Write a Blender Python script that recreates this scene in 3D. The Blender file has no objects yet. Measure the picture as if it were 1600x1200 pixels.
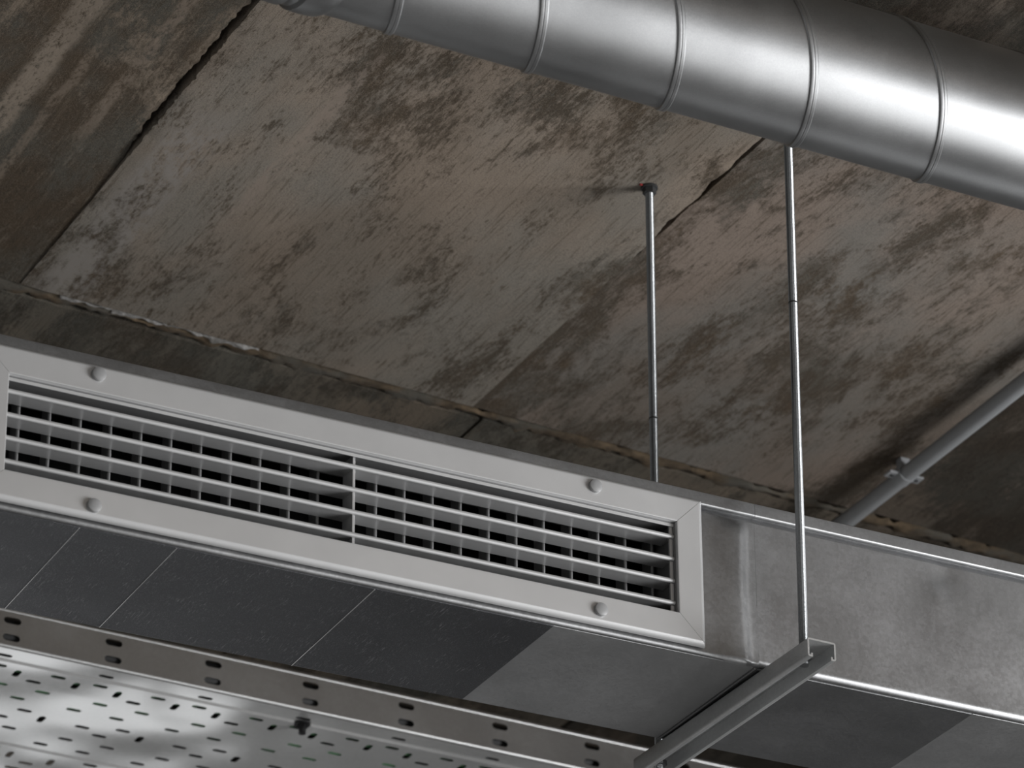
import bpy, bmesh, math, random
from mathutils import Vector, Matrix, noise
from mathutils.geometry import tessellate_polygon

random.seed(7)
S = bpy.context.scene
COL = S.collection

# ------------------------------------------------------------------ camera, world, light, exposure
cam_d = bpy.data.cameras.new('camera')
cam = bpy.data.objects.new('camera', cam_d); COL.objects.link(cam)
yaw, pitch, roll = math.radians(27.45), math.radians(27.7), math.radians(-0.49)
fw = Vector((math.sin(yaw)*math.cos(pitch), math.cos(yaw)*math.cos(pitch), math.sin(pitch)))
rt = Vector((math.cos(yaw), -math.sin(yaw), 0)); up = rt.cross(fw)
r2 = rt*math.cos(roll) + up*math.sin(roll); u2 = -rt*math.sin(roll) + up*math.cos(roll)
m = Matrix((r2, u2, -fw)).transposed().to_4x4()
m.translation = Vector((-2.6563, -4.3046, 1.7763))
cam.matrix_world = m
cam_d.sensor_width = 36.0
cam_d.lens = 36.0*6800/1600
cam_d.clip_end = 100
cam_d.dof.use_dof = True
cam_d.dof.focus_distance = 5.55
cam_d.dof.aperture_fstop = 8.5
S.camera = cam

W = bpy.data.worlds.new('world'); S.world = W; W.use_nodes = True
bg = W.node_tree.nodes['Background']
bg.inputs[0].default_value = (0.94, 0.97, 1.0, 1); bg.inputs[1].default_value = 0.25

def area(name, loc, target, sx, sy, energy, col=(1, 1, 1)):
    d = bpy.data.lights.new(name, 'AREA'); d.shape = 'RECTANGLE'
    d.size = sx; d.size_y = sy; d.energy = energy; d.color = col
    o = bpy.data.objects.new(name, d); COL.objects.link(o)
    o.location = loc
    o.rotation_euler = (Vector(target)-Vector(loc)).to_track_quat('-Z', 'Y').to_euler()
    return o
# daylight entering through the tall window in the right-hand wall: sky above, duller ground light below
area('window_skylight', (2.55, -2.2, 3.25), (0.0, -2.2, 3.25), 2.4, 1.2, 228, (0.985, 0.99, 1.0))
area('window_groundlight', (2.55, -2.2, 1.45), (0.0, -2.2, 1.45), 2.4, 2.2, 61, (0.985, 0.99, 1.0))
# daylight entering through the windows of the far wall
area('window_daylight_far', (.12, 5.9, 1.6), (.12, 0, 1.6), 3.0, 1.6, 12, (0.985, 0.99, 1.0))

S.view_settings.view_transform = 'Standard'
S.view_settings.look = 'None'
S.view_settings.gamma = 1.0
S.view_settings.use_curve_mapping = False
S.view_settings.exposure = 0.0

# ------------------------------------------------------------------ helpers
def new_obj(name, me, parent=None, mat=None):
    o = bpy.data.objects.new(name, me); COL.objects.link(o)
    if mat is not None and me is not None and not me.materials: me.materials.append(mat)
    if parent is not None: o.parent = parent
    return o

def mesh(name, V, Fc, mat, parent=None, smooth=False, sharp=None):
    me = bpy.data.meshes.new(name); me.from_pydata([tuple(v) for v in V], [], Fc); me.update()
    if smooth:
        me.polygons.foreach_set('use_smooth', [True]*len(me.polygons))
        if sharp: me.set_sharp_from_angle(angle=math.radians(sharp))
    return new_obj(name, me, parent, mat)

def bm_obj(name, bm, mat, parent=None, smooth=False, sharp=40):
    bmesh.ops.recalc_face_normals(bm, faces=bm.faces)
    me = bpy.data.meshes.new(name); bm.to_mesh(me); bm.free()
    if smooth:
        me.polygons.foreach_set('use_smooth', [True]*len(me.polygons))
        me.set_sharp_from_angle(angle=math.radians(sharp))
    return new_obj(name, me, parent, mat)

def thing(name, label, cat, loc=(0, 0, 0), group=None):
    o = bpy.data.objects.new(name, None); COL.objects.link(o); o.location = loc
    o.empty_display_size = 0.05
    tag(o, label, cat, group); return o
def tag(o, label, cat, group=None):
    o['label'] = label; o['category'] = cat
    if group: o['group'] = group
    return o
def struct(o): o['kind'] = 'structure'; return o

def add_box(bm, lo, hi, bev=0):
    g = bmesh.ops.create_cube(bm, size=1.0)
    vs = g['verts']
    for v in vs:
        v.co = Vector(((lo[i]+hi[i])/2 + v.co[i]*(hi[i]-lo[i]) for i in range(3)))
    if bev:
        es = list({e for v in vs for e in v.link_edges})
        bmesh.ops.bevel(bm, geom=es, offset=bev, segments=2, affect='EDGES', profile=0.6)
def add_cyl(bm, a, b, r1, r2=None, n=24, caps=True):
    a = Vector(a); b = Vector(b); d = b-a
    mat = Matrix.Translation((a+b)/2) @ d.to_track_quat('Z', 'Y').to_matrix().to_4x4()
    bmesh.ops.create_cone(bm, cap_ends=caps, segments=n, radius1=r1, radius2=r1 if r2 is None else r2, depth=d.length, matrix=mat)
def lathe(name, prof, n, mat, parent, M=Matrix(), sharp=35):
    V = []; Fc = []
    for r, z in prof:
        for k in range(n):
            a = 2*math.pi*k/n; V.append(M @ Vector((r*math.cos(a), r*math.sin(a), z)))
    for i in range(len(prof)-1):
        for k in range(n):
            Fc.append((i*n+k, i*n+(k+1) % n, (i+1)*n+(k+1) % n, (i+1)*n+k))
    Fc.append(tuple(range(n))[::-1]); Fc.append(tuple(range((len(prof)-1)*n, len(prof)*n)))
    return mesh(name, V, Fc, mat, parent, True, sharp)
def extrude_profile(name, prof, x0, x1, mat, parent, axis='x', smooth=True, sharp=35, nseg=1):
    """closed profile (a,b) swept along an axis; x: (y,z), y: (x,z), z: (x,y)"""
    n = len(prof); V = []; Fc = []
    for i in range(nseg+1):
        t = x0+(x1-x0)*i/nseg
        for a, b in prof:
            V.append({'x': (t, a, b), 'y': (a, t, b), 'z': (a, b, t)}[axis])
    for i in range(nseg):
        for k in range(n):
            Fc.append((i*n+k, i*n+(k+1) % n, (i+1)*n+(k+1) % n, (i+1)*n+k))
    Fc.append(tuple(range(n))[::-1]); Fc.append(tuple(range(nseg*n, (nseg+1)*n)))
    bm = bmesh.new()
    vs = [bm.verts.new(v) for v in V]
    for f in Fc: bm.faces.new([vs[i] for i in f])
    return bm_obj(name, bm, mat, parent, smooth, sharp)
def arc(cx, cy, r, a0, a1, n):
    return [(cx+r*math.cos(math.radians(a0+(a1-a0)*i/n)), cy+r*math.sin(math.radians(a0+(a1-a0)*i/n))) for i in range(n+1)]

# ------------------------------------------------------------------ materials
class NT:
    def __init__(s, name):
        s.m = bpy.data.materials.new(name); s.m.use_nodes = True
        s.t = s.m.node_tree; s.b = s.t.nodes['Principled BSDF']
    def n(s, typ, **kw):
        nd = s.t.nodes.new(typ)
        for k, v in kw.items(): setattr(nd, k, v)
        return nd
    def put(s, sock, v):
        if isinstance(v, bpy.types.NodeSocket): s.t.links.new(v, sock)
        elif isinstance(v, (tuple, list)) and len(v) == 3 and sock.type == 'RGBA': sock.default_value = (*v, 1)
        else: sock.default_value = v
    def pos(s, scale=(1, 1, 1), rot=(0, 0, 0), loc=(0, 0, 0), obj=False):
        tc = s.n('ShaderNodeTexCoord').outputs['Object'] if obj else s.n('ShaderNodeNewGeometry').outputs['Position']
        mp = s.n('ShaderNodeMapping'); s.put(mp.inputs['Vector'], tc)
        mp.inputs['Scale'].default_value = scale; mp.inputs['Rotation'].default_value = rot; mp.inputs['Location'].default_value = loc
        return mp.outputs[0]
    def noise(s, vec, scale, detail=4, rough=.55, dist=0):
        nd = s.n('ShaderNodeTexNoise'); s.put(nd.inputs['Vector'], vec)
        nd.inputs['Scale'].default_value = scale; nd.inputs['Detail'].default_value = detail
        nd.inputs['Roughness'].default_value = rough; nd.inputs['Distortion'].default_value = dist
        return nd.outputs['Fac']
    def ramp(s, v, a, b, lo=0.0, hi=1.0, smooth=True):
        nd = s.n('ShaderNodeMapRange', interpolation_type='SMOOTHSTEP' if smooth else 'LINEAR'); nd.clamp = True
        s.put(nd.inputs[0], v); nd.inputs[1].default_value = a; nd.inputs[2].default_value = b
        nd.inputs[3].default_value = lo; nd.inputs[4].default_value = hi
        return nd.outputs[0]
    def math(s, op, a, b=0.0):
        nd = s.n('ShaderNodeMath', operation=op); s.put(nd.inputs[0], a); s.put(nd.inputs[1], b); return nd.outputs[0]
    def mix(s, f, a, b, typ='MIX'):
        nd = s.n('ShaderNodeMix', data_type='RGBA', blend_type=typ)
        s.put(nd.inputs[0], f); s.put(nd.inputs[6], a); s.put(nd.inputs[7], b); return nd.outputs[2]
    def bump(s, h, strength, dist, nrm=None):
        nd = s.n('ShaderNodeBump'); s.put(nd.inputs['Height'], h); nd.inputs['Strength'].default_value = strength
        nd.inputs['Distance'].default_value = dist
        if nrm is not None: s.put(nd.inputs['Normal'], nrm)
        return nd.outputs[0]
    def out(s, **kw):
        names = dict(col='Base Color', rough='Roughness', metal='Metallic', nrm='Normal', spec='Specular IOR Level', aniso='Anisotropic')
        for k, v in kw.items(): s.put(s.b.inputs[names[k]], v)
        return s.m

def galvanised(name, c0, c1, r0, r1, spangle=160, streak=(1, 1, 1), bump=.0004, metal=1.0, wave=0.0, wscale=6):
    t = NT(name)
    p = t.pos(); ps = t.pos(scale=streak)
    v = t.n('ShaderNodeTexVoronoi'); t.put(v.inputs['Vector'], p); v.inputs['Scale'].default_value = spangle
    sp = t.n('ShaderNodeSeparateColor'); t.put(sp.inputs[0], v.outputs['Color'])
    big = t.noise(p, 7, 4); fine = t.noise(ps, 420, 3, .6)
    f = t.math('ADD', t.math('MULTIPLY', sp.outputs[0], .14), t.math('ADD', t.math('MULTIPLY', big, .62), t.math('MULTIPLY', fine, .24)))
    col = t.mix(t.ramp(f, .25, .85), c0, c1)
    rg = t.ramp(f, .3, .8, r0, r1)
    b = t.bump(fine, .35, bump)
    if wave: b = t.bump(t.noise(p, wscale, 1, .4), 1.0, wave, b)
    return t.out(col=col, rough=rg, metal=metal, nrm=b)

M_round = galvanised('spiral_duct_zinc', (.31, .313, .316), (.40, .403, .406), .36, .44, 900, (6, 1, 1), .00001, wave=.0008, wscale=5)
M_duct = galvanised('galvanised_sheet', (.27, .272, .275), (.37, .372, .375), .38, .48, 240, (1, 1, 1), .00015, wave=.0015, wscale=4)
M_strut = galvanised('galvanised_strut', (.52, .525, .525), (.66, .665, .665), .32, .44, 300, (1, .05, 1), .0002, metal=.75)
M_tray = galvanised('tray_zinc', (.76, .765, .76), (.88, .885, .88), .17, .24, 200, (1, 1, 1), .00002, metal=.62, wave=.020, wscale=4.2)
M_trayrail = galvanised('tray_rail_zinc', (.58, .58, .58), (.68, .68, .677), .34, .44, 200, (1, 1, 1), .0001)
M_rod = galvanised('rod_zinc', (.30, .31, .315), (.42, .43, .435), .30, .42, 300)

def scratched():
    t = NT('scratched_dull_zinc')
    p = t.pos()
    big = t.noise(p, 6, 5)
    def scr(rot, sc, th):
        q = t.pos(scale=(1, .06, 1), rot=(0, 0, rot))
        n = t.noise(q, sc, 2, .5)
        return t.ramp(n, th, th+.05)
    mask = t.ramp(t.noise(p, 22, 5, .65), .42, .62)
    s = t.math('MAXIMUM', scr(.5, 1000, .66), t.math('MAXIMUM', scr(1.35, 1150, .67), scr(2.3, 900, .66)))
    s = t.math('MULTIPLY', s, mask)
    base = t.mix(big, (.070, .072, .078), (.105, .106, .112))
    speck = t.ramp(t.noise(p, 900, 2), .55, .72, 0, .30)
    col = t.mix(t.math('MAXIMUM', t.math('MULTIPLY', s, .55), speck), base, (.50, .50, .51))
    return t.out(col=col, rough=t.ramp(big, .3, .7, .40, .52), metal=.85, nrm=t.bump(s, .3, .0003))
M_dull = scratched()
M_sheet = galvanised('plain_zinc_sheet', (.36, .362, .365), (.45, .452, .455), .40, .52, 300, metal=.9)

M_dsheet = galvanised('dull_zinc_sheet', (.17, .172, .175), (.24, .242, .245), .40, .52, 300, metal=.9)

def painted(name, c, r=.42, metal=.35, bumps=.00008):
    t = NT(name); p = t.pos()
    n = t.noise(p, 900, 2); big = t.noise(p, 12, 3)
    return t.out(col=t.mix(t.ramp(big, .3, .7), tuple(x*.97 for x in c), tuple(min(1, x*1.03) for x in c)), rough=r, metal=metal, nrm=t.bump(n, .4, bumps))
M_alu = painted('satin_aluminium', (.56, .56, .56), .31, .45)
M_rear = painted('rear_blade_shaded_grey', (.24, .24, .24), .45, .4)  # grey darkened for the shade behind the front blades
M_cap = painted('cap_plastic', (.27, .27, .27), .42, .0)
M_core = painted('core_grey', (.20, .20, .20), .5, .3)
M_black = painted('plenum_shade_black', (.006, .006, .006), .9, 0)  # black put in for the unlit duct interior
M_darksteel = painted('dark_steel', (.10, .102, .105), .45, .7)
M_nearblack = painted('black_plastic', (.010, .010, .011), .5, 0)
M_red = painted('red_plastic', (.28, .03, .03), .5, 0)
M_conduit = painted('conduit_grey_pvc', (.34, .35, .36), .5, 0)
M_green = painted('green_cable_sheath', (.07, .20, .085), .5, 0)
M_blackcable = painted('black_cable_sheath', (.015, .015, .016), .5, 0)
M_wall = painted('plaster_wall', (.46, .46, .455), .85, 0)
M_floor = painted('screed_floor', (.44, .435, .43), .6, 0)
M_wframe = painted('window_frame_grey', (.2, .2, .2), .5, 0)

def concrete(name, pale, cool, brown, dark, cover, strokes, stripes=(), seed=0.0):
    """board-marked old concrete, grain along Y. cover: share of the pale cement skin left; strokes: density of the fine dark strokes"""
    t = NT(name)
    L = (seed*3.1, seed*1.7, 0)
    def nz(sy, scale, det, rough, dx=0, dist=0):
        return t.noise(t.pos(scale=(1, sy, 1), loc=(L[0]+dx, L[1], 0)), scale, det, rough, dist)
    low = nz(.55, 3.2, 4, .55); low2 = nz(.5, 4.6, 5, .6, 9)
    tooth = nz(.42, 100, 9, .88); stroke = nz(.20, 190, 6, .80, 3); hair = nz(.035, 300, 3, .6, 5); grit = nz(.8, 750, 2, .8, 7)
    clus = nz(.40, 6.5, 6, .66, 13, .5); mid = nz(.36, 12, 6, .7, 17, .4)
    skin_c = t.mix(t.ramp(low, .40, .60), pale, cool)
    skin_c = t.mix(t.ramp(low2, .42, .64, 0, .55), skin_c, tuple(.5*a+.5*b for a, b in zip(pale, brown)))
    ground = t.mix(t.ramp(nz(.6, 8, 5, .62, 21), .40, .60), dark, brown)
    f = t.math('ADD', t.math('MULTIPLY', clus, .62), t.math('MULTIPLY', mid, .34))
    f = t.math('ADD', f, t.math('MULTIPLY', tooth, .50))
    c = .745 - .34*(cover-.5)
    skin = t.ramp(f, c-.06, c+.05)
    col = t.mix(skin, ground, skin_c)
    # clusters of short dark strokes where the boards tore the surface
    k = t.math('ADD', stroke, t.math('MULTIPLY', t.math('SUBTRACT', mid, .5), -.55*strokes))
    k = t.math('ADD', k, t.math('MULTIPLY', t.math('SUBTRACT', clus, .5), -.35))
    col = t.mix(t.ramp(k, .60-.05*strokes, .69-.05*strokes, 0, .80), col, tuple(.55*x+.15*y for x, y in zip(brown, dark)))
    col = t.mix(t.ramp(hair, .55, .68, 0, .50), col, tuple(x*.6 for x in brown))
    col = t.mix(t.ramp(hair, .42, .30, 0, .22), col, tuple(min(1, x*1.2) for x in pale))
    col = t.mix(t.ramp(grit, .50, .68, 0, .65), col, tuple(x*.5 for x in brown))
    col = t.mix(t.ramp(grit, .50, .32, 0, .42), col, tuple(min(1, x*1.25) for x in pale))
    sep = t.n('ShaderNodeSeparateXYZ'); t.put(sep.inputs[0], t.n('ShaderNodeNewGeometry').outputs['Position'])
    for (x0, w, y0, y1, cc, amt) in stripes:
        wob = t.math('MULTIPLY', t.math('SUBTRACT', nz(1, 14, 5, .7, 2), .5), .020)
        dx = t.math('ABSOLUTE', t.math('SUBTRACT', t.math('ADD', sep.outputs[0], wob), x0))
        m_ = t.ramp(dx, w*.45, w, 1, 0)
        m_ = t.math('MULTIPLY', m_, t.math('MULTIPLY', t.ramp(sep.outputs[1], y0-.08, y0+.05), t.ramp(sep.outputs[1], y1-.05, y1+.12, 1, 0)))
        m_ = t.math('MULTIPLY', m_, t.ramp(t.math('ADD', tooth, t.math('MULTIPLY', t.math('SUBTRACT', mid, .5), .5)), .42, .54, 0, amt))
        col = t.mix(m_, col, cc)
    h = t.math('ADD', t.math('MULTIPLY', stroke, .5), t.math('ADD', t.math('MULTIPLY', tooth, .8), t.math('MULTIPLY', skin, .4)))
    return t.out(col=col, rough=.88, spec=.2, nrm=t.bump(h, .7, .0016))
PALE, COOL, BROWN, DARK = (.315, .258, .206), (.252, .232, .200), (.112, .082, .054), (.115, .106, .088)
M_cmid = concrete('board_marked_concrete', PALE, COOL, BROWN, DARK, .75, 1.3,
                  stripes=((-.535, .015, .15, .62, (.31, .255, .21), .9), (-.672, .052, .42, .95, (.30, .275, .25), .85)), seed=.0)
M_cleft = concrete('stained_brown_concrete', (.265, .215, .165), (.185, .175, .150), (.082, .060, .040), (.092, .088, .074), .42, 1.0,
                   stripes=((-.925, .026, -.2, .58, (.29, .24, .19), .95), (-.81, .013, .0, .5, (.26, .21, .165), .8), (-.875, .010, .3, .7, (.25, .2, .155), .7)), seed=1.3)
M_cright = concrete('board_marked_concrete_streaked', (.290, .235, .195), (.225, .212, .190), BROWN, DARK, .66, 1.5, seed=2.4)
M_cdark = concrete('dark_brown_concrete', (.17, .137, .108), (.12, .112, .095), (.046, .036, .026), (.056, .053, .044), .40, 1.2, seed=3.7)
M_cfar = concrete('dark_grey_concrete', (.20, .165, .128), (.13, .124, .105), (.066, .054, .040), (.076, .075, .064), .62, 1.2, seed=5.1)
def mortar():
    t = NT('ochre_mortar'); p = t.pos()
    a = t.noise(p, 30, 6, .7); b = t.noise(p, 9, 5)
    col = t.mix(t.ramp(a, .35, .65), (.075, .055, .035), (.16, .115, .070))
    col = t.mix(t.ramp(b, .45, .6, 0, .8), col, (.11, .105, .09))
    return t.out(col=col, rough=.95, nrm=t.bump(a, .8, .006))
M_mortar = mortar()
def lime():
    t = NT('white_lime_crust'); p = t.pos(); a = t.noise(p, 60, 6, .7)
    return t.out(col=t.mix(t.ramp(a, .35, .65), (.20, .19, .175), (.42, .41, .395)), rough=.95, nrm=t.bump(a, .8, .004))
M_lime = lime()

# ------------------------------------------------------------------ the room
ZC = 4.864
def slab(name, lo, hi, mat):
    bm = bmesh.new(); add_box(bm, lo, hi); return struct(bm_obj(name, bm, mat))
slab('floor', (-5.2, -5.8, -.2), (2.8, 6.2, 0), M_floor)
slab('wall_left', (-5.2, -5.8, 0), (-5.0, 6.2, 4.9), M_wall)
slab('wall_front', (-5.0, -5.8, 0), (2.6, -5.6, 4.9), M_wall)
def wall_with_opening(name, axis, c0, c1, a0, a1, w0, w1, z0, z1, mat):
    bm = bmesh.new()
    for (p, q, r, s) in ((a0, w0, 0, 4.9), (w1, a1, 0, 4.9), (w0, w1, 0, z0), (w0, w1, z1, 4.9)):
        if axis == 'x': add_box(bm, (c0, p, r), (c1, q, s))
        else: add_box(bm, (p, c0, r), (q, c1, s))
    return struct(bm_obj(name, bm, mat))
wall_with_opening('wall_right', 'x', 2.6, 2.8, -5.8, 6.2, -3.45, -.95, .25, 3.95, M_wall)
wall_with_opening('wall_back', 'y', 6.0, 6.2, -5.0, 2.6, -1.45, 1.7, .75, 2.45, M_wall)
def window(name, axis, c, w0, w1, z0, z1, n, zm=None):
    bm = bmesh.new()
    def bx(p, q, r, s):
        if axis == 'x': add_box(bm, (c-.03, p, r), (c+.03, q, s))
        else: add_box(bm, (p, c-.03, r), (q, c+.03, s))
    bx(w0, w1, z0, z0+.05); bx(w0, w1, z1-.05, z1)
    if zm: bx(w0, w1, zm-.03, zm+.03)
    for i in range(n+1):
        x = w0+(w1-w0-.05)*i/n; bx(x, x+.05, z0, z1)
    return struct(bm_obj(name, bm, M_wframe))
window('window_1', 'x', 2.7, -3.45, -.95, .25, 3.95, 3, 2.6)
window('window_2', 'y', 6.1, -1.45, 1.7, .75, 2.45, 3)

# ceiling: a backing slab and the precast concrete panels beneath it
ceil = slab('ceiling', (-5.2, -5.8, 4.905), (2.8, 6.2, 5.1), M_cfar)

def yT(x): return 1.012 + .072*(x-.04)            # the cross joint
def jag(a, s, amp): return amp*(noise.noise((a*9, s, 0))*.25 + noise.noise((a*33, s+7, 0))*.45 + noise.noise((a*95, s+3, 0))*.4)
def panel(xl, xr, yf0, yf1, mat, seed, dz, gl=.004, gr=.004, jl=.006, jr=.006, lgap=None, rgap=None, nx=44, ny=60):
    """concrete plank: a relief grid with ragged arrises and sides going up into the joint"""
    V = []; Fc = []
    for j in range(ny+1):
        t = j/ny
        y_ = yf0(0)+(yf1(0)-yf0(0))*t
        ja = .12 + .88*max(0, min(1, (.64-y_)/.12))                # the joints close up towards the cross joint
        l = xl + gl + (lgap(y_) if lgap else 0) + abs(jag(y_, seed, jl))*ja; r = xr - gr - (rgap(y_) if rgap else 0) - abs(jag(y_, seed+20, jr))*ja
        for i in range(nx+1):
            s = i/nx
            x = l+(r-l)*s
            y = yf0(x)+(yf1(x)-yf0(x))*t
            if j in (0, ny): y += (1 if j == 0 else -1)*(.004+abs(jag(x, seed+40, .008)))
            z = ZC + dz*(1 if xr != XA else max(-.1, min(1, (.66-y)/.14))) + .0020*noise.noise((x*6, y*2.2, seed)) + .0010*noise.noise((x*40, y*7, seed))
            e = min(x-l, r-x)
            if e < .002: z += (.0012 + .004*max(0, noise.noise((y*30, seed, 5))))*ja      # worn arris
            V.append((x, y, z))
    nb = len(V); w = nx+1
    for j in range(ny):
        for i in range(nx):
            a = j*w+i; Fc.append((a, a+w, a+w+1, a+1))
    rim = [i for i in range(w)] + [j*w+nx for j in range(1, ny+1)] + [ny*w+i for i in range(nx-1, -1, -1)] + [j*w for j in range(ny-1, 0, -1)]
    for q in rim:
        x, y, z = V[q]; V.append((x, y, ZC+.045))
    n = len(rim)
    for k in range(n):
        Fc.append((rim[k], rim[(k+1) % n], nb+(k+1) % n, nb+k))
    return mesh('panel', V, Fc, mat, ceil, True, 50)
XA, XB, XC = -.733, .035, .768
def yN(x): return -.16
def yN2(x): return -1.25
def yNN(x): return -3.4
def yF(x): return 3.3
def gapA(y): return .011*max(0, min(1, (.60-y)/.12))*(.75+.4*noise.noise((y*18, 4, 1))+.35*noise.noise((y*70, 4, 1)))        # joint A stands open near the round duct
def gapB(y): return .0055*max(0, min(1, (.47-y)/.10))*(.8+.7*noise.noise((y*22, 8, 1)))
near = [(-3.6, -2.9, M_cright, .002), (-2.9, -2.2, M_cmid, 0), (-2.2, -1.49, M_cleft, -.002), (-1.49, XA, M_cleft, .005), (XA, XB, M_cmid, -.001), (XB, XC, M_cright, .000), (XC, 1.42, M_cdark, .003), (1.42, 2.2, M_cright, 0), (2.2, 2.6, M_cleft, .002)]
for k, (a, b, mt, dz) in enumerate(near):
    panel(a, b, yN, yT, mt, 11.3*k+1, dz, rgap=gapA if b == XA else (gapB if b == XB else None), jl=.010 if a == XA else .003, nx=56, ny=260, gl=.0002, gr=.0002, jr=.010 if b == XA else .004)
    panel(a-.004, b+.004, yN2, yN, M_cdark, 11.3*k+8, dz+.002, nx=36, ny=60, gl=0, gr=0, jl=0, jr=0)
    panel(a, b, yNN, yN2, mt, 11.3*k+5, dz, nx=24, ny=40)
for k, (a, b, mt, dz) in enumerate(((-3.6, -2.9, M_cdark, .004), (-2.9, -2.2, M_cfar, .001), (-2.2, -1.45, M_cfar, .003), (-1.45, -.76, M_cfar, .005), (-.76, .07, M_cfar, .003), (.07, .75, M_cfar, .006), (.75, 1.5, M_cdark, .004), (1.5, 2.2, M_cfar, .002), (2.2, 2.6, M_cdark, .003))):
    panel(a, b, lambda x: yT(x)+.030, yF, mt, 7.7*k+101, dz, nx=40, ny=60)
# mortar bead in the cross joint, with a crust of lime on its left half
def bead(name, x0, x1, w, zlow, mat, seed, thick, n=140, parent=ceil, off=.015):
    V = []; Fc = []; k = 7
    for i in range(n+1):
        x = x0+(x1-x0)*i/n
        ww = w*(.65+.9*noise.noise((x*14, seed, 2))+.8*noise.noise((x*60, seed, 9))); ww = max(ww, w*.08)
        if i in (0, n): ww *= .1
        yc = yT(x)+off+jag(x, seed, .012)
        for j in range(k):
            s = -1+2*j/(k-1)
            V.append((x, yc+s*ww, ZC+.006-(thick+zlow)*(1-s*s)*(.7+.8*abs(noise.noise((x*40, s*2, seed))))))
    for i in range(n):
        for j in range(k-1):
            a = i*k+j; Fc.append((a, a+k, a+k+1, a+1))
    return mesh(name, V, Fc, mat, parent, True)
bead('mortar_bead', -2.9, 2.6, .024, .001, M_mortar, 3.3, .004, n=650)
for lx0, lx1, lw, ls in ((-.665, -.560, .014, 8.1), (-.580, -.490, .019, 9.4), (-.500, -.430, .010, 2.2), (-.430, -.335, .017, 5.9)):
    bead('lime_crust', lx0, lx1, lw, .001, M_lime, ls, .0055, n=50, off=.004)

# ------------------------------------------------------------------ round spiral duct
RD = .095
axA = Vector((-.6, -.4174, 4.6154)); axB = Vector((.1, -.4031, 4.6154))
au = (axB-axA).normalized(); av = au.cross(Vector((0, 0, 1))).normalized()      # av points to -Y (towards the camera)
if av.y > 0: av = -av
def on_duct(s, th, r): return axA + au*(s+.6) + (av*math.cos(th) + Vector((0, 0, -1))*math.sin(th))*r
PITCH, S0 = .1865, -.276
duct = thing('round_duct', 'shiny round spiral-wound ventilation duct crossing the top under the concrete ceiling', 'duct', tuple(axA))
def local(o):  # parts are modelled in world space: shift the mesh into the Empty's frame
    o.matrix_parent_inverse = Matrix.Translation(-Vector(o.parent.location)); return o
n = 96; ss = [-.875 + i*.05 for i in range(70)]
V = [on_duct(s, 2*math.pi*k/n, RD) for s in ss for k in range(n)]
Fc = [(i*n+k, (i+1)*n+k, (i+1)*n+(k+1) % n, i*n+(k+1) % n) for i in range(len(ss)-1) for k in range(n)]
local(mesh('duct_body', V, Fc, M_round, duct, True))
prof = [(-.0072, -.0004), (-.0064, .0008), (-.0058, .0022), (-.0045, .0026), (-.0012, .0024), (-.0006, .0018), (.0, .0024), (.0034, .0024), (.0044, .0018), (.0052, .0004), (.0058, -.0004)]
V = []; Fc = []; turns0, turns1 = -4, 16; nn = 72
tot = (turns1-turns0)*nn; rows = []
for i in range(tot+1):
    ang = 2*math.pi*(turns0 + i/nn); s = S0 + PITCH*(turns0+i/nn)
    if s < -.862 or s > 2.56: continue
    rows.append((s, ang))
for s, ang in rows:
    for ds, dr in prof: V.append(on_duct(s+ds, ang, RD+dr))
k = len(prof)
for i in range(len(rows)-1):
    for j in range(k-1):
        a = i*k+j; Fc.append((a, a+1, a+k+1, a+k))
local(mesh('lock_seam', V, Fc, M_round, duct, True, 30))
# elbow at the left end: bead, collar and gored bend towards the viewer's side
elb = thing('duct_elbow', 'dark metal elbow fitting with a flared collar at the left end of the round duct', 'duct fitting', tuple(on_duct(-.868, 0, 0)))
path = []
for s, r in ((-.862, RD+.0008), (-.866, RD+.0035), (-.872, RD+.0060), (-.880, RD+.0068), (-.897, RD+.0068), (-.903, RD+.006), (-.907, RD+.002), (-.912, RD+.001), (-.917, RD+.002), (-.920, RD+.004)):
    path.append((axA+au*(s+.6), -au, r))
c0 = axA+au*(-.920+.6); Rb = .16
cen = c0 + av*Rb
for i in range(1, 13):
    a = math.radians(90*i/12)
    pos = cen - av*Rb*math.cos(a) - au*Rb*math.sin(a)
    path.append((pos, (-au*math.cos(a)+av*math.sin(a)), RD+.004))
path.append((path[-1][0]+av*.5, av.copy(), RD+.004))
V = []; Fc = []; n = 64
for pos, d, r in path:
    e1 = Vector((0, 0, 1)); e2 = d.cross(e1).normalized()
    for k in range(n):
        a = 2*math.pi*k/n; V.append(pos+(e1*math.cos(a)+e2*math.sin(a))*r)
for i in range(len(path)-1):
    for k in range(n): Fc.append((i*n+k, i*n+(k+1) % n, (i+1)*n+(k+1) % n, (i+1)*n+k))
local(mesh('elbow_body', V, Fc, M_round, elb, True, 25))

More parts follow.
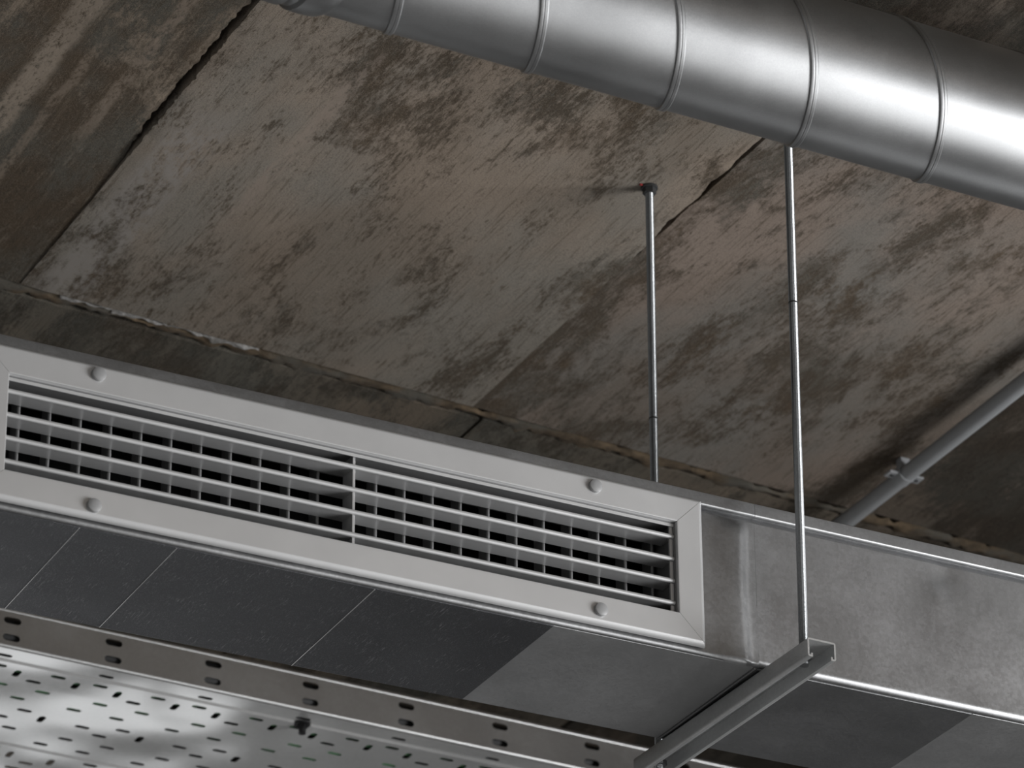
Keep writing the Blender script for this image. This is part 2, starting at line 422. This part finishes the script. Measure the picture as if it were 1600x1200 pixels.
# ------------------------------------------------------------------ rectangular ducts
ZB, ZT, DY = 4.0035, 4.226, .260
def shell(name, x0, x1, mat, parent, hole=None, rad=.006, ridge=None, dents=(), xs_extra=()):
    front = [4.203, 4.2015, 4.19, 4.178, 4.1765, 4.15, 4.13, 4.11, 4.09, 4.07, 4.049, 4.0475, 4.035, 4.022, ZB+rad+.006, ZB+rad+.0015]
    prof = [(.020, ZT, 0, 1), (.006, ZT, 0, 1), (.0055, 4.2110, -.7, .7), (.005, 4.2100, -.7, .7)] + [(0, z, -1, 0) for z in front]
    for i in range(9):
        a = math.radians(180+90*i/8); prof.append((rad+rad*math.cos(a), ZB+rad+rad*math.sin(a), math.cos(a), math.sin(a)))
    prof += [(rad+.0015, ZB, 0, -1), (.016, ZB, 0, -1), (.1, ZB, 0, -1), (.2, ZB, 0, -1), (DY-.005, ZB, 0, -1), (DY-.001, ZB+.0005, .5, -.5), (DY, ZB+.004, 1, 0), (DY, ZT, 1, 0), (.020, ZT, 0, 1)]
    xs = sorted(set([round(x0+(x1-x0)*i/40, 5) for i in range(41)] + list(xs_extra)))
    V = []; Fc = []; idx = {}
    for i, x in enumerate(xs):
        for j, (y, z, ny, nz) in enumerate(prof):
            d = 0; dx = 0
            if ridge and ny < -.3: 
                xr = ridge + .004*((z-4.11)/.1)**2 - .003
                fade = max(0, min(1, (4.203-z)/.012))
                a_ = max(0, min(1, (x+.150)/.045)); b_ = max(0, min(1, (xr+.010-x)/.017))
                d += .0050*a_*a_*(3-2*a_)*b_*b_*(3-2*b_)*fade
            for (xc, zc, sx, sz, am) in dents:
                if ny < -.3: d += am*math.exp(-((x-xc)/sx)**2-((z-zc)/sz)**2)
            V.append((x, y+ny*d, z+nz*d*.6))
    w = len(prof)
    for i in range(len(xs)-1):
        xm = (xs[i]+xs[i+1])/2
        for j in range(w-1):
            if hole and prof[j][2] == -1 and prof[j+1][2] == -1 and prof[j][0] == 0 and prof[j+1][0] == 0:
                zm = (prof[j][1]+prof[j+1][1])/2
                if hole[0] < xm < hole[1] and hole[2] < zm < hole[3]: continue
            a = i*w+j; Fc.append((a, a+w, a+w+1, a+1))
    return mesh(name, V, Fc, mat, parent, True, 60)
HX0, HX1, HZ0, HZ1 = -1.0955, -.1910, 4.0475, 4.178
def flange(x0, x1, parent):
    pr = [(.012, ZT+.0035), (-.0020, ZT+.0035), (-.0030, ZT+.0025)] + arc(-.0010, ZT-.0125, .0030, 175, 300, 8) + [(.002, ZT-.0145), (.012, ZT-.0140)]
    return local(extrude_profile('flange', pr, x0, x1, M_duct, parent))
XJ = -.0735
d1 = thing('rectangular_duct', 'rectangular galvanised duct section that carries the air grille, underside scratched and dark', 'duct', (-.8, .13, ZB))
xe = [HX0, HX1] + [-.125+.003*i for i in range(17)]
local(shell('shell', -2.9, XJ-.0001, M_duct, d1, (HX0, HX1, HZ0, HZ1), rad=.0045, ridge=-.0905, xs_extra=xe))
flange(-2.9, XJ-.0002, d1)
# lapped sheets on the underside; each one's right-hand edge stands proud of the next
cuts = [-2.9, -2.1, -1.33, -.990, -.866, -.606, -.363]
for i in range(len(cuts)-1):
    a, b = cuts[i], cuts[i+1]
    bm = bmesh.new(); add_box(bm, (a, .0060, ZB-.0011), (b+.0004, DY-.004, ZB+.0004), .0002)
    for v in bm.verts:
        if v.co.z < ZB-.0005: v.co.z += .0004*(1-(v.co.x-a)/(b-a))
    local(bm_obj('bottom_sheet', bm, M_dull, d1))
for x in (-.990, -.866, -.606):                              # thin folded seams between the sheets
    bm = bmesh.new(); add_cyl(bm, (x, .0064, ZB-.0011), (x+.004, DY-.0042, ZB-.0011), .00055, n=8)
    local(bm_obj('seam', bm, M_tray, d1, True))
bm = bmesh.new(); add_box(bm, (-.3625, .0060, ZB-.0005), (XJ-.004, DY-.004, ZB+.0004), .0003)
local(bm_obj('bottom_sheet', bm, M_sheet, d1))
bm = bmesh.new()                                             # folded lip where the two sections meet
add_box(bm, (XJ-.0035, .006, ZB-.0028), (XJ-.0009, DY-.002, ZB+.0004), .0006)
local(bm_obj('joint_lip', bm, M_duct, d1))
bm = bmesh.new()                                             # open black box added for the darkness of the plenum behind the grille
add_box(bm, (-1.13, .004, 4.012), (-.155, .25, 4.220))
fr = [f for f in bm.faces if abs(f.calc_center_median().y-.004) < 1e-4]
bmesh.ops.delete(bm, geom=fr, context='FACES')
local(bm_obj('plenum_shade_box', bm, M_black, d1))

d2 = thing('rectangular_duct', 'plain galvanised duct section right of the strut with a bright folded bottom edge', 'duct', (.4, .13, ZB))
local(shell('shell', XJ+.0001, 2.58, M_duct, d2, rad=.0080, dents=((.20, 4.150, .014, .010, .0022), (.212, 4.19, .02, .016, -.0022), (.30, 4.10, .08, .05, .0015)), xs_extra=[.16+.006*i for i in range(18)]))
flange(XJ+.0002, 2.58, d2)
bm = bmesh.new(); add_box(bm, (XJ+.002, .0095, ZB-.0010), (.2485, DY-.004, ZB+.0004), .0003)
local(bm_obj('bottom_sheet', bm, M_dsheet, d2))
bm = bmesh.new(); add_box(bm, (.2495, .0095, ZB-.0004), (2.58, DY-.004, ZB+.0004), .0003)
local(bm_obj('bottom_sheet', bm, M_sheet, d2))

# ------------------------------------------------------------------ air grille
gr = thing('air_grille', 'long silver double-deflection air grille with horizontal blades on the rectangular duct', 'air grille', (-.643, -.004, 4.0112))
OX0, OX1, OZ0, OZ1 = -1.1315, -.1548, 4.0100, 4.2138
fp = [(.0000, -.0040), (.0000, -.0062), (.0010, -.0085), (.0034, -.0110), (.0050, -.0118), (.0060, -.0120), (.0068, -.0120), (.0362, -.0120), (.0372, -.0120), (.0382, -.0116), (.0386, -.0108), (.0386, .0060), (.0372, .0060), (.0372, -.0040)]
def frame_side(name, which):
    V = []; g = .00025
    for end in (0, 1):
        for d, y in fp:
            if which == 'top': p = ((OX0+d+g) if end == 0 else (OX1-d-g), y, OZ1-d)
            if which == 'bottom': p = ((OX0+d+g) if end == 0 else (OX1-d-g), y, OZ0+d)
            if which == 'left': p = (OX0+d, y, (OZ0+d+g) if end == 0 else (OZ1-d-g))
            if which == 'right': p = (OX1-d, y, (OZ0+d+g) if end == 0 else (OZ1-d-g))
            V.append(p)
    k = len(fp); bm = bmesh.new(); vs = [bm.verts.new(v) for v in V]
    for j in range(k): bm.faces.new((vs[j], vs[(j+1) % k], vs[k+(j+1) % k], vs[k+j]))
    bm.faces.new(vs[:k]); bm.faces.new(vs[k:])
    return local(bm_obj(name, bm, M_alu, gr, True, 28))
for w_ in ('top', 'bottom'): frame_side('frame_rail', w_)
for w_ in ('left', 'right'): frame_side('frame_stile', w_)
IX0, IX1, IZ0, IZ1 = OX0+.0388, OX1-.0388, OZ0+.0388, OZ1-.0388
# core frame inside the opening
bm = bmesh.new()
add_box(bm, (IX0, -.006, IZ1-.0012), (IX1, .062, IZ1-.0001)); add_box(bm, (IX0, -.006, IZ0+.0001), (IX1, .062, IZ0+.0012))
add_box(bm, (IX0+.0001, -.006, IZ0), (IX0+.0014, .062, IZ1)); add_box(bm, (IX1-.0014, -.006, IZ0), (IX1-.0001, .062, IZ1))
local(bm_obj('core_frame', bm, M_core, gr))
bm = bmesh.new(); add_box(bm, (IX1-.0065, -.003, IZ0+.0012), (IX1-.0016, .0005, IZ1-.0012), .0006); local(bm_obj('side_strip', bm, M_alu, gr))
bm = bmesh.new(); add_box(bm, (IX0, -.0052, IZ1-.0056), (IX1, -.0032, IZ1-.0013), .0006); local(bm_obj('top_strip', bm, M_alu, gr))
# mullion
bm = bmesh.new(); add_box(bm, (-.6405, -.0005, IZ0+.0012), (-.6370, .028, IZ1-.0012), .0005); local(bm_obj('mullion', bm, M_alu, gr))
# horizontal front blades: a bead on the nose, a thin tapering tail
def blade_prof(z):
    nose = arc(-.0030, z, .0031, 60, 300, 10)
    return nose + [(.0005, z-.0018), (.002, z-.0015), (.0255, z-.0008), (.0260, z), (.0255, z+.0006), (.002, z+.0015), (.0005, z+.0018)]
for z in (4.1560, 4.1250, 4.0945, 4.0640):
    fb = local(extrude_profile('front_blade', blade_prof(z), IX0+.0016, IX1-.0018, M_alu, gr, sharp=40))
    bm = bmesh.new(); add_cyl(bm, (IX1-.0075, -.001, z-.0002), (IX1-.0014, -.001, z-.0002), .0042, n=16); bm_obj('blade_pivot', bm, M_core, fb, True)
# vertical rear blades
first = None
for x in [-1.0629+.03912*i for i in range(11)] + [-.5936+.03878*i for i in range(11)]:
    if first is None:
        pr = [(0.0022*math.cos(math.radians(a)), .0335+.0022*math.sin(math.radians(a))) for a in range(150, 391, 30)] + [(.0008, .0365), (.0005, .058), (-.0005, .058), (-.0008, .0365)]
        first = local(extrude_profile('rear_blade', pr, IZ0+.0012, IZ1-.0012, M_rear, gr, axis='z', sharp=40)); first.location.x = x
    else:
        o = first.copy(); COL.objects.link(o); o.parent = gr; o.matrix_parent_inverse = first.matrix_parent_inverse.copy(); o.location.x = x
# domed caps over the fixing screws
capP = [(.0088, 0), (.0088, .0022), (.0090, .0034), (.0084, .0046), (.0060, .0056), (.0030, .0061), (.0006, .0062)]
Mc = Matrix.Rotation(math.radians(90), 4, 'X')
cap0 = None
for (x, z) in ((-.9815, 4.1985), (-.9805, 4.0248), (-.3108, 4.1975), (-.3060, 4.0283)):
    if cap0 is None:
        cap0 = local(lathe('screw_cap', capP, 28, M_cap, gr, Mc)); cap0.location = (x, -.0120, z)
    else:
        o = cap0.copy(); COL.objects.link(o); o.parent = gr; o.matrix_parent_inverse = cap0.matrix_parent_inverse.copy(); o.location = (x, -.0120, z)

# ------------------------------------------------------------------ strut and threaded rods
st = thing('strut_channel', 'galvanised steel strut channel, slot downwards, carrying the rectangular duct', 'strut', (-.0478, -.109, 3.9750))
st.rotation_euler.z = math.atan(.018)
h, w2, tk, lip = .025, .0205, .0024, .0072
outer = [(-w2+lip, .0050), (-w2+lip, 0)] + arc(-w2+.003, .003, .003, 270, 180, 5) + arc(-w2+.003, h-.003, .003, 180, 90, 5) + arc(w2-.003, h-.003, .003, 90, 0, 5) + arc(w2-.003, .003, .003, 0, -90, 5) + [(w2-lip, 0), (w2-lip, .0050)]
inner = [(w2-lip+tk, .0050), (w2-lip+tk, tk), (w2-tk, tk), (w2-tk, h-tk), (-w2+tk, h-tk), (-w2+tk, tk), (-w2+lip-tk, tk), (-w2+lip-tk, .0050)]
extrude_profile('channel', outer+inner, 0, .434, M_strut, st, axis='y', sharp=30)
def thread_rod(z0, z1, r=.0060, p=.00175, n=12):
    V = []; Fc = []; rows = int((z1-z0)/(p/2))
    for i in range(rows+1):
        rr = r if i % 2 == 0 else r-.0009
        for k in range(n):
            a = 2*math.pi*k/n; V.append((rr*math.cos(a), rr*math.sin(a), z0+i*p/2+p*k/n))
    for i in range(rows):
        for k in range(n):
            if k < n-1: Fc.append((i*n+k, i*n+k+1, (i+1)*n+k+1, (i+1)*n+k))
            elif i+3 <= rows: Fc.append((i*n+k, (i+2)*n, (i+3)*n, (i+1)*n+k))
    Fc.append(tuple(range(n))[::-1]); Fc.append(tuple(range(rows*n, rows*n+n)))
    return V, Fc
def hexnut(name, z0, z1, parent, r=.0105, mat=M_rod):
    bm = bmesh.new(); add_cyl(bm, (0, 0, z0), (0, 0, z1), r, n=6); return bm_obj(name, bm, mat, parent)
def rod(x, y, zb, label, tilt):
    t = thing('threaded_rod', label, 'threaded rod', (x, y, zb), 'hanger rods of the strut')
    t.rotation_euler = (0, tilt, 0)
    L = ZC-zb
    V, Fc = thread_rod(0, L+.01)
    me = mesh('rod', V, Fc, M_rod, t)
    hexnut('nut', .0085, .0155, t, .0098)
    # anchor at the ceiling
    bm = bmesh.new(); add_cyl(bm, (0, 0, L-.0045), (0, 0, L-.001), .0120, n=24); bm_obj('washer', bm, M_darksteel, t)
    hexnut('anchor_nut', L-.0125, L-.0045, t, .0098, M_darksteel)
    bm = bmesh.new(); add_box(bm, (-.0165, -.004, L-.0035), (-.0120, -.0005, L-.0005), .0004); bm_obj('plug_edge', bm, M_red, t)
    bm = bmesh.new(); add_cyl(bm, (0, 0, L*.585), (0, 0, L*.585+.0012), .00635, n=16); bm_obj('rod_splice', bm, M_darksteel, t)
    return t
rod(-.0490, -.068, 3.981, 'front threaded steel rod passing in front of the rectangular duct into the strut', .0125)
rod(-.0530, .297, 3.975, 'rear threaded steel rod rising behind the duct to a nut on the ceiling', .008)

# ------------------------------------------------------------------ conduit with saddle clip
cd = thing('conduit', 'grey plastic conduit pipe clipped under the ceiling on the right', 'conduit', (.7235, .6, 4.834))
pts = []
for i in range(121):
    y = -4.5+6.3*i/120
    pts.append((.7196+(.7263-.7196)*(y-.51)/.54 + .002*math.sin(y*3), y, 4.834+.0015*math.sin(y*4)))
V = []; Fc = []; n = 24
for (x, y, z) in pts:
    for k in range(n):
        a = 2*math.pi*k/n; V.append((x+.0136*math.cos(a), y, z+.0136*math.sin(a)))
for i in range(len(pts)-1):
    for k in range(n): Fc.append((i*n+k, i*n+(k+1) % n, (i+1)*n+(k+1) % n, (i+1)*n+k))
local(mesh('pipe', V, Fc, M_conduit, cd, True))
yc = .865; xc = .7196+(.7263-.7196)*(yc-.51)/.54; zc = 4.834
band = [(xc+(.0158)*math.cos(math.radians(a)), zc+.0158*math.sin(math.radians(a))) for a in range(180, 361, 12)]
bandi = [(xc+(.0139)*math.cos(math.radians(a)), zc+.0139*math.sin(math.radians(a))) for a in range(360, 179, -12)]
sad = local(extrude_profile('saddle', [(xc-.0158, zc+.008)]+band+[(xc+.0158, zc+.008), (xc+.0139, zc+.008)]+bandi+[(xc-.0139, zc+.008)], yc-.012, yc+.012, M_conduit, cd, axis='y'))
bm = bmesh.new(); add_box(bm, (xc-.0085, yc-.007, zc+.008), (xc+.0085, yc+.007, ZC-.0015), .001)
bm_obj('saddle_base', bm, M_conduit, sad)
for sx in (-1, 1):
    bm = bmesh.new(); add_box(bm, (xc+sx*.0225-.0085, yc-.010, zc-.004), (xc+sx*.0225+.0085, yc+.010, zc-.0005), .0008); bm_obj('saddle_ear', bm, M_conduit, sad)
    bm = bmesh.new(); add_cyl(bm, (xc+sx*.0225, yc, zc-.0060), (xc+sx*.0225, yc, zc-.003), .0034, n=14); bm_obj('screw', bm, M_darksteel, sad)

# ------------------------------------------------------------------ perforated cable tray
tr = thing('cable_tray', 'perforated galvanised cable tray running behind the duct at the bottom left', 'cable tray', (-.574, 1.341, 4.4700))
tr.rotation_euler.y = math.atan(.020)
KT = 1.2
U0, U1, PER, TW = -2.0, 2.85, .165, .457
def slot(cu, cv, L, Wd, along=True, n=4):
    r = Wd/2; hl = L/2-r; pts = []
    for s, base in ((1, -90), (-1, 90)):
        for i in range(n+1):
            a = math.radians(base+180*i/n); pts.append((s*hl+r*math.cos(a), r*math.sin(a)))
    return [(cu+p, cv+q) if along else (cu-q, cv+p) for p, q in pts]
def perforated(V, Fc, rect, holes, f0, f1):
    """flat sheet with slots: f0/f1 map (u,v) to the outer and inner face"""
    (a0, b0, a1, b1) = rect
    loops = [[(a0, b0), (a1, b0), (a1, b1), (a0, b1)]] + holes
    tris = tessellate_polygon([[Vector((p, q, 0)) for p, q in l] for l in loops])
    flat = [p for l in loops for p in l]
    o = len(V); N = len(flat)
    V += [f0(*p) for p in flat]; V += [f1(*p) for p in flat]
    for a, b, c in tris: Fc.append((o+a, o+b, o+c)); Fc.append((o+N+c, o+N+b, o+N+a))
    q = 0
    for l in loops:
        m_ = len(l)
        for i in range(m_): Fc.append((o+q+i, o+q+(i+1) % m_, o+N+q+(i+1) % m_, o+N+q+i))
        q += m_
# rows of slots: (v, [offsets], along the tray?)
ROWS = [(.025, [0], 1), (.051, [.003, .083], 1), (.065, [.032, .112], 0), (.079, [.060], 1),
        (.109, [.0265, .0845], 1), (.141, [.003, .0625], 1), (.173, [.085], 1), (.187, [.0335], 1), (.1885, [.1145], 0), (.2035, [.064], 1),
        (.234, [.029, .0875], 1), (.264, [.006, .0655], 1), (.294, [.0885], 1), (.3105, [.0385, .119], 0), (.328, [.0105], 1), (.356, [.002], 1)]
STRIPS = [(.004, .0342, 0.0), (.0375, .0913, -.0028), (.0945, .2813, 0.0), (.2845, .3457, -.0028), (.349, .377, 0.0)]
ROWS = [(v*KT, [o_*KT for o_ in offs], al) for v, offs, al in ROWS]; STRIPS = [(a*KT, b*KT, z) for a, b, z in STRIPS]
V = []; Fc = []; TK = .0012
for (v0, v1, zz) in STRIPS:
    j = math.floor(U0/PER); 
    while j*PER < U1:
        ua, ub = j*PER-.0174, (j+1)*PER-.0174
        holes = []
        for v, offs, al in ROWS:
            if not (v0 < v < v1): continue
            for o_ in offs:
                holes.append(slot(ua+.0174+o_, v, (.0250 if al else .0255), .0104 if al else .0110, bool(al)))
        holes = [[(min(max(p, ua+.0005), ub-.0005), q) for p, q in l] for l in holes]
        perforated(V, Fc, (ua, v0, ub, v1), holes, lambda u, v: (u, v, zz), lambda u, v: (u, v, zz+TK))
        j += 1
ulo, uhi = math.floor(U0/PER)*PER-.0174, (math.ceil(U1/PER))*PER-.0174
for a, b in zip(STRIPS[:-1], STRIPS[1:]):
    o = len(V); V += [(ulo, a[1], a[2]), (uhi, a[1], a[2]), (uhi, b[0], b[2]), (ulo, b[0], b[2])]; Fc.append((o, o+1, o+2, o+3))
base = mesh('tray_base', V, Fc, M_tray, tr)
def rail(v, sgn):
    V = []; Fc = []
    j = math.floor(U0/PER)
    while j*PER < U1:
        ua, ub = j*PER-.0825, (j+1)*PER-.0825
        holes = [slot(ua+.0825-.0018, z, .0282, .0108) for z in (.0162, .0444)]
        perforated(V, Fc, (ua, .0044, ub, .0582), holes, lambda u, z: (u, v, z), lambda u, z: (u, v+sgn*TK, z))
        j += 1
    a0, a1 = math.floor(U0/PER)*PER-.0825, math.ceil(U1/PER)*PER-.0825
    # rounded lower corner, then the rolled top lip
    c = [(v+sgn*(.0042-.0042*math.cos(math.radians(a))), .0042-.0042*math.sin(math.radians(a))) for a in range(0, 91, 15)]
    l = [(v+sgn*(.0045-.0050*math.cos(math.radians(a)))-sgn*.0, .0612+.0052*math.sin(math.radians(a))) for a in range(-50, 231, 20)]
    for pl in (c, l):
        o = len(V)
        for y, z in pl: V += [(a0, y, z), (a1, y, z)]
        for i in range(len(pl)-1): Fc.append((o+2*i, o+2*i+2, o+2*i+3, o+2*i+1))
    return mesh('side_rail', V, Fc, M_trayrail, tr, True, 30)
rail(0, 1); rail(TW, -1)
# cables lying in the tray, and one added tube that darkens the slots
TY, TZ = 1.341, 4.4700
def cable(v, r, label, mat, seed):
    V = []; Fc = []; n = 10; m_ = 110
    for i in range(m_+1):
        u = -2.5+4.75*i/m_
        y = TY + v + .003*math.sin(u*5)+.0015*math.sin(u*13+1); zz = TZ + .0016 + r - .020*(u+.574)
        for k in range(n):
            a = 2*math.pi*k/n; V.append((u, y+r*math.cos(a), zz+r*math.sin(a)))
    for i in range(m_):
        for k in range(n): Fc.append((i*n+k, i*n+(k+1) % n, (i+1)*n+(k+1) % n, (i+1)*n+k))
    return tag(mesh('cable', V, Fc, mat, None, True), label, 'cable', 'cables lying in the tray')
cable(0.0341, 0.0297, 'added black tube along the near side rail that darkens the tray slots', M_blackcable, 9.1)  # added filler, blocks the bright view through the rail slots
cable(0.0820, 0.0077, 'green cable nearest the side rail, seen through the tray slots', M_green, 1)
cable(0.1073, 0.0083, 'black cable between two green cables inside the tray', M_blackcable, 4.4)
cable(0.1342, 0.0099, 'thick green cable seen through the middle rows of tray slots', M_green, 2.1)
cable(0.1700, 0.0094, 'green cable farthest from the side rail, seen through the tray slots', M_green, 3.3)
cable(0.2200, 0.0176, 'thick black cable in the middle of the tray', M_blackcable, 5.2)
cable(0.2860, 0.0176, 'thick black cable beyond the middle of the tray', M_blackcable, 6.2)
cable(0.3630, 0.0176, 'thick black cable along the far side of the tray', M_blackcable, 7.2)
# black bolt hanging under the tray
bt = thing('bolt', 'small black bolt with a wide washer hanging under the cable tray', 'bolt', (-.0735, 1.385, 4.4592))
lathe('washer', [(.0130, -.0035), (.0130, -.0005), (.0110, .0000)], 20, M_nearblack, bt)
lathe('shank', [(.0036, -.0190), (.0058, -.0178), (.0058, -.0035)], 16, M_nearblack, bt)
hexnut('nut', -.0088, -.0035, bt, .0080, M_nearblack)
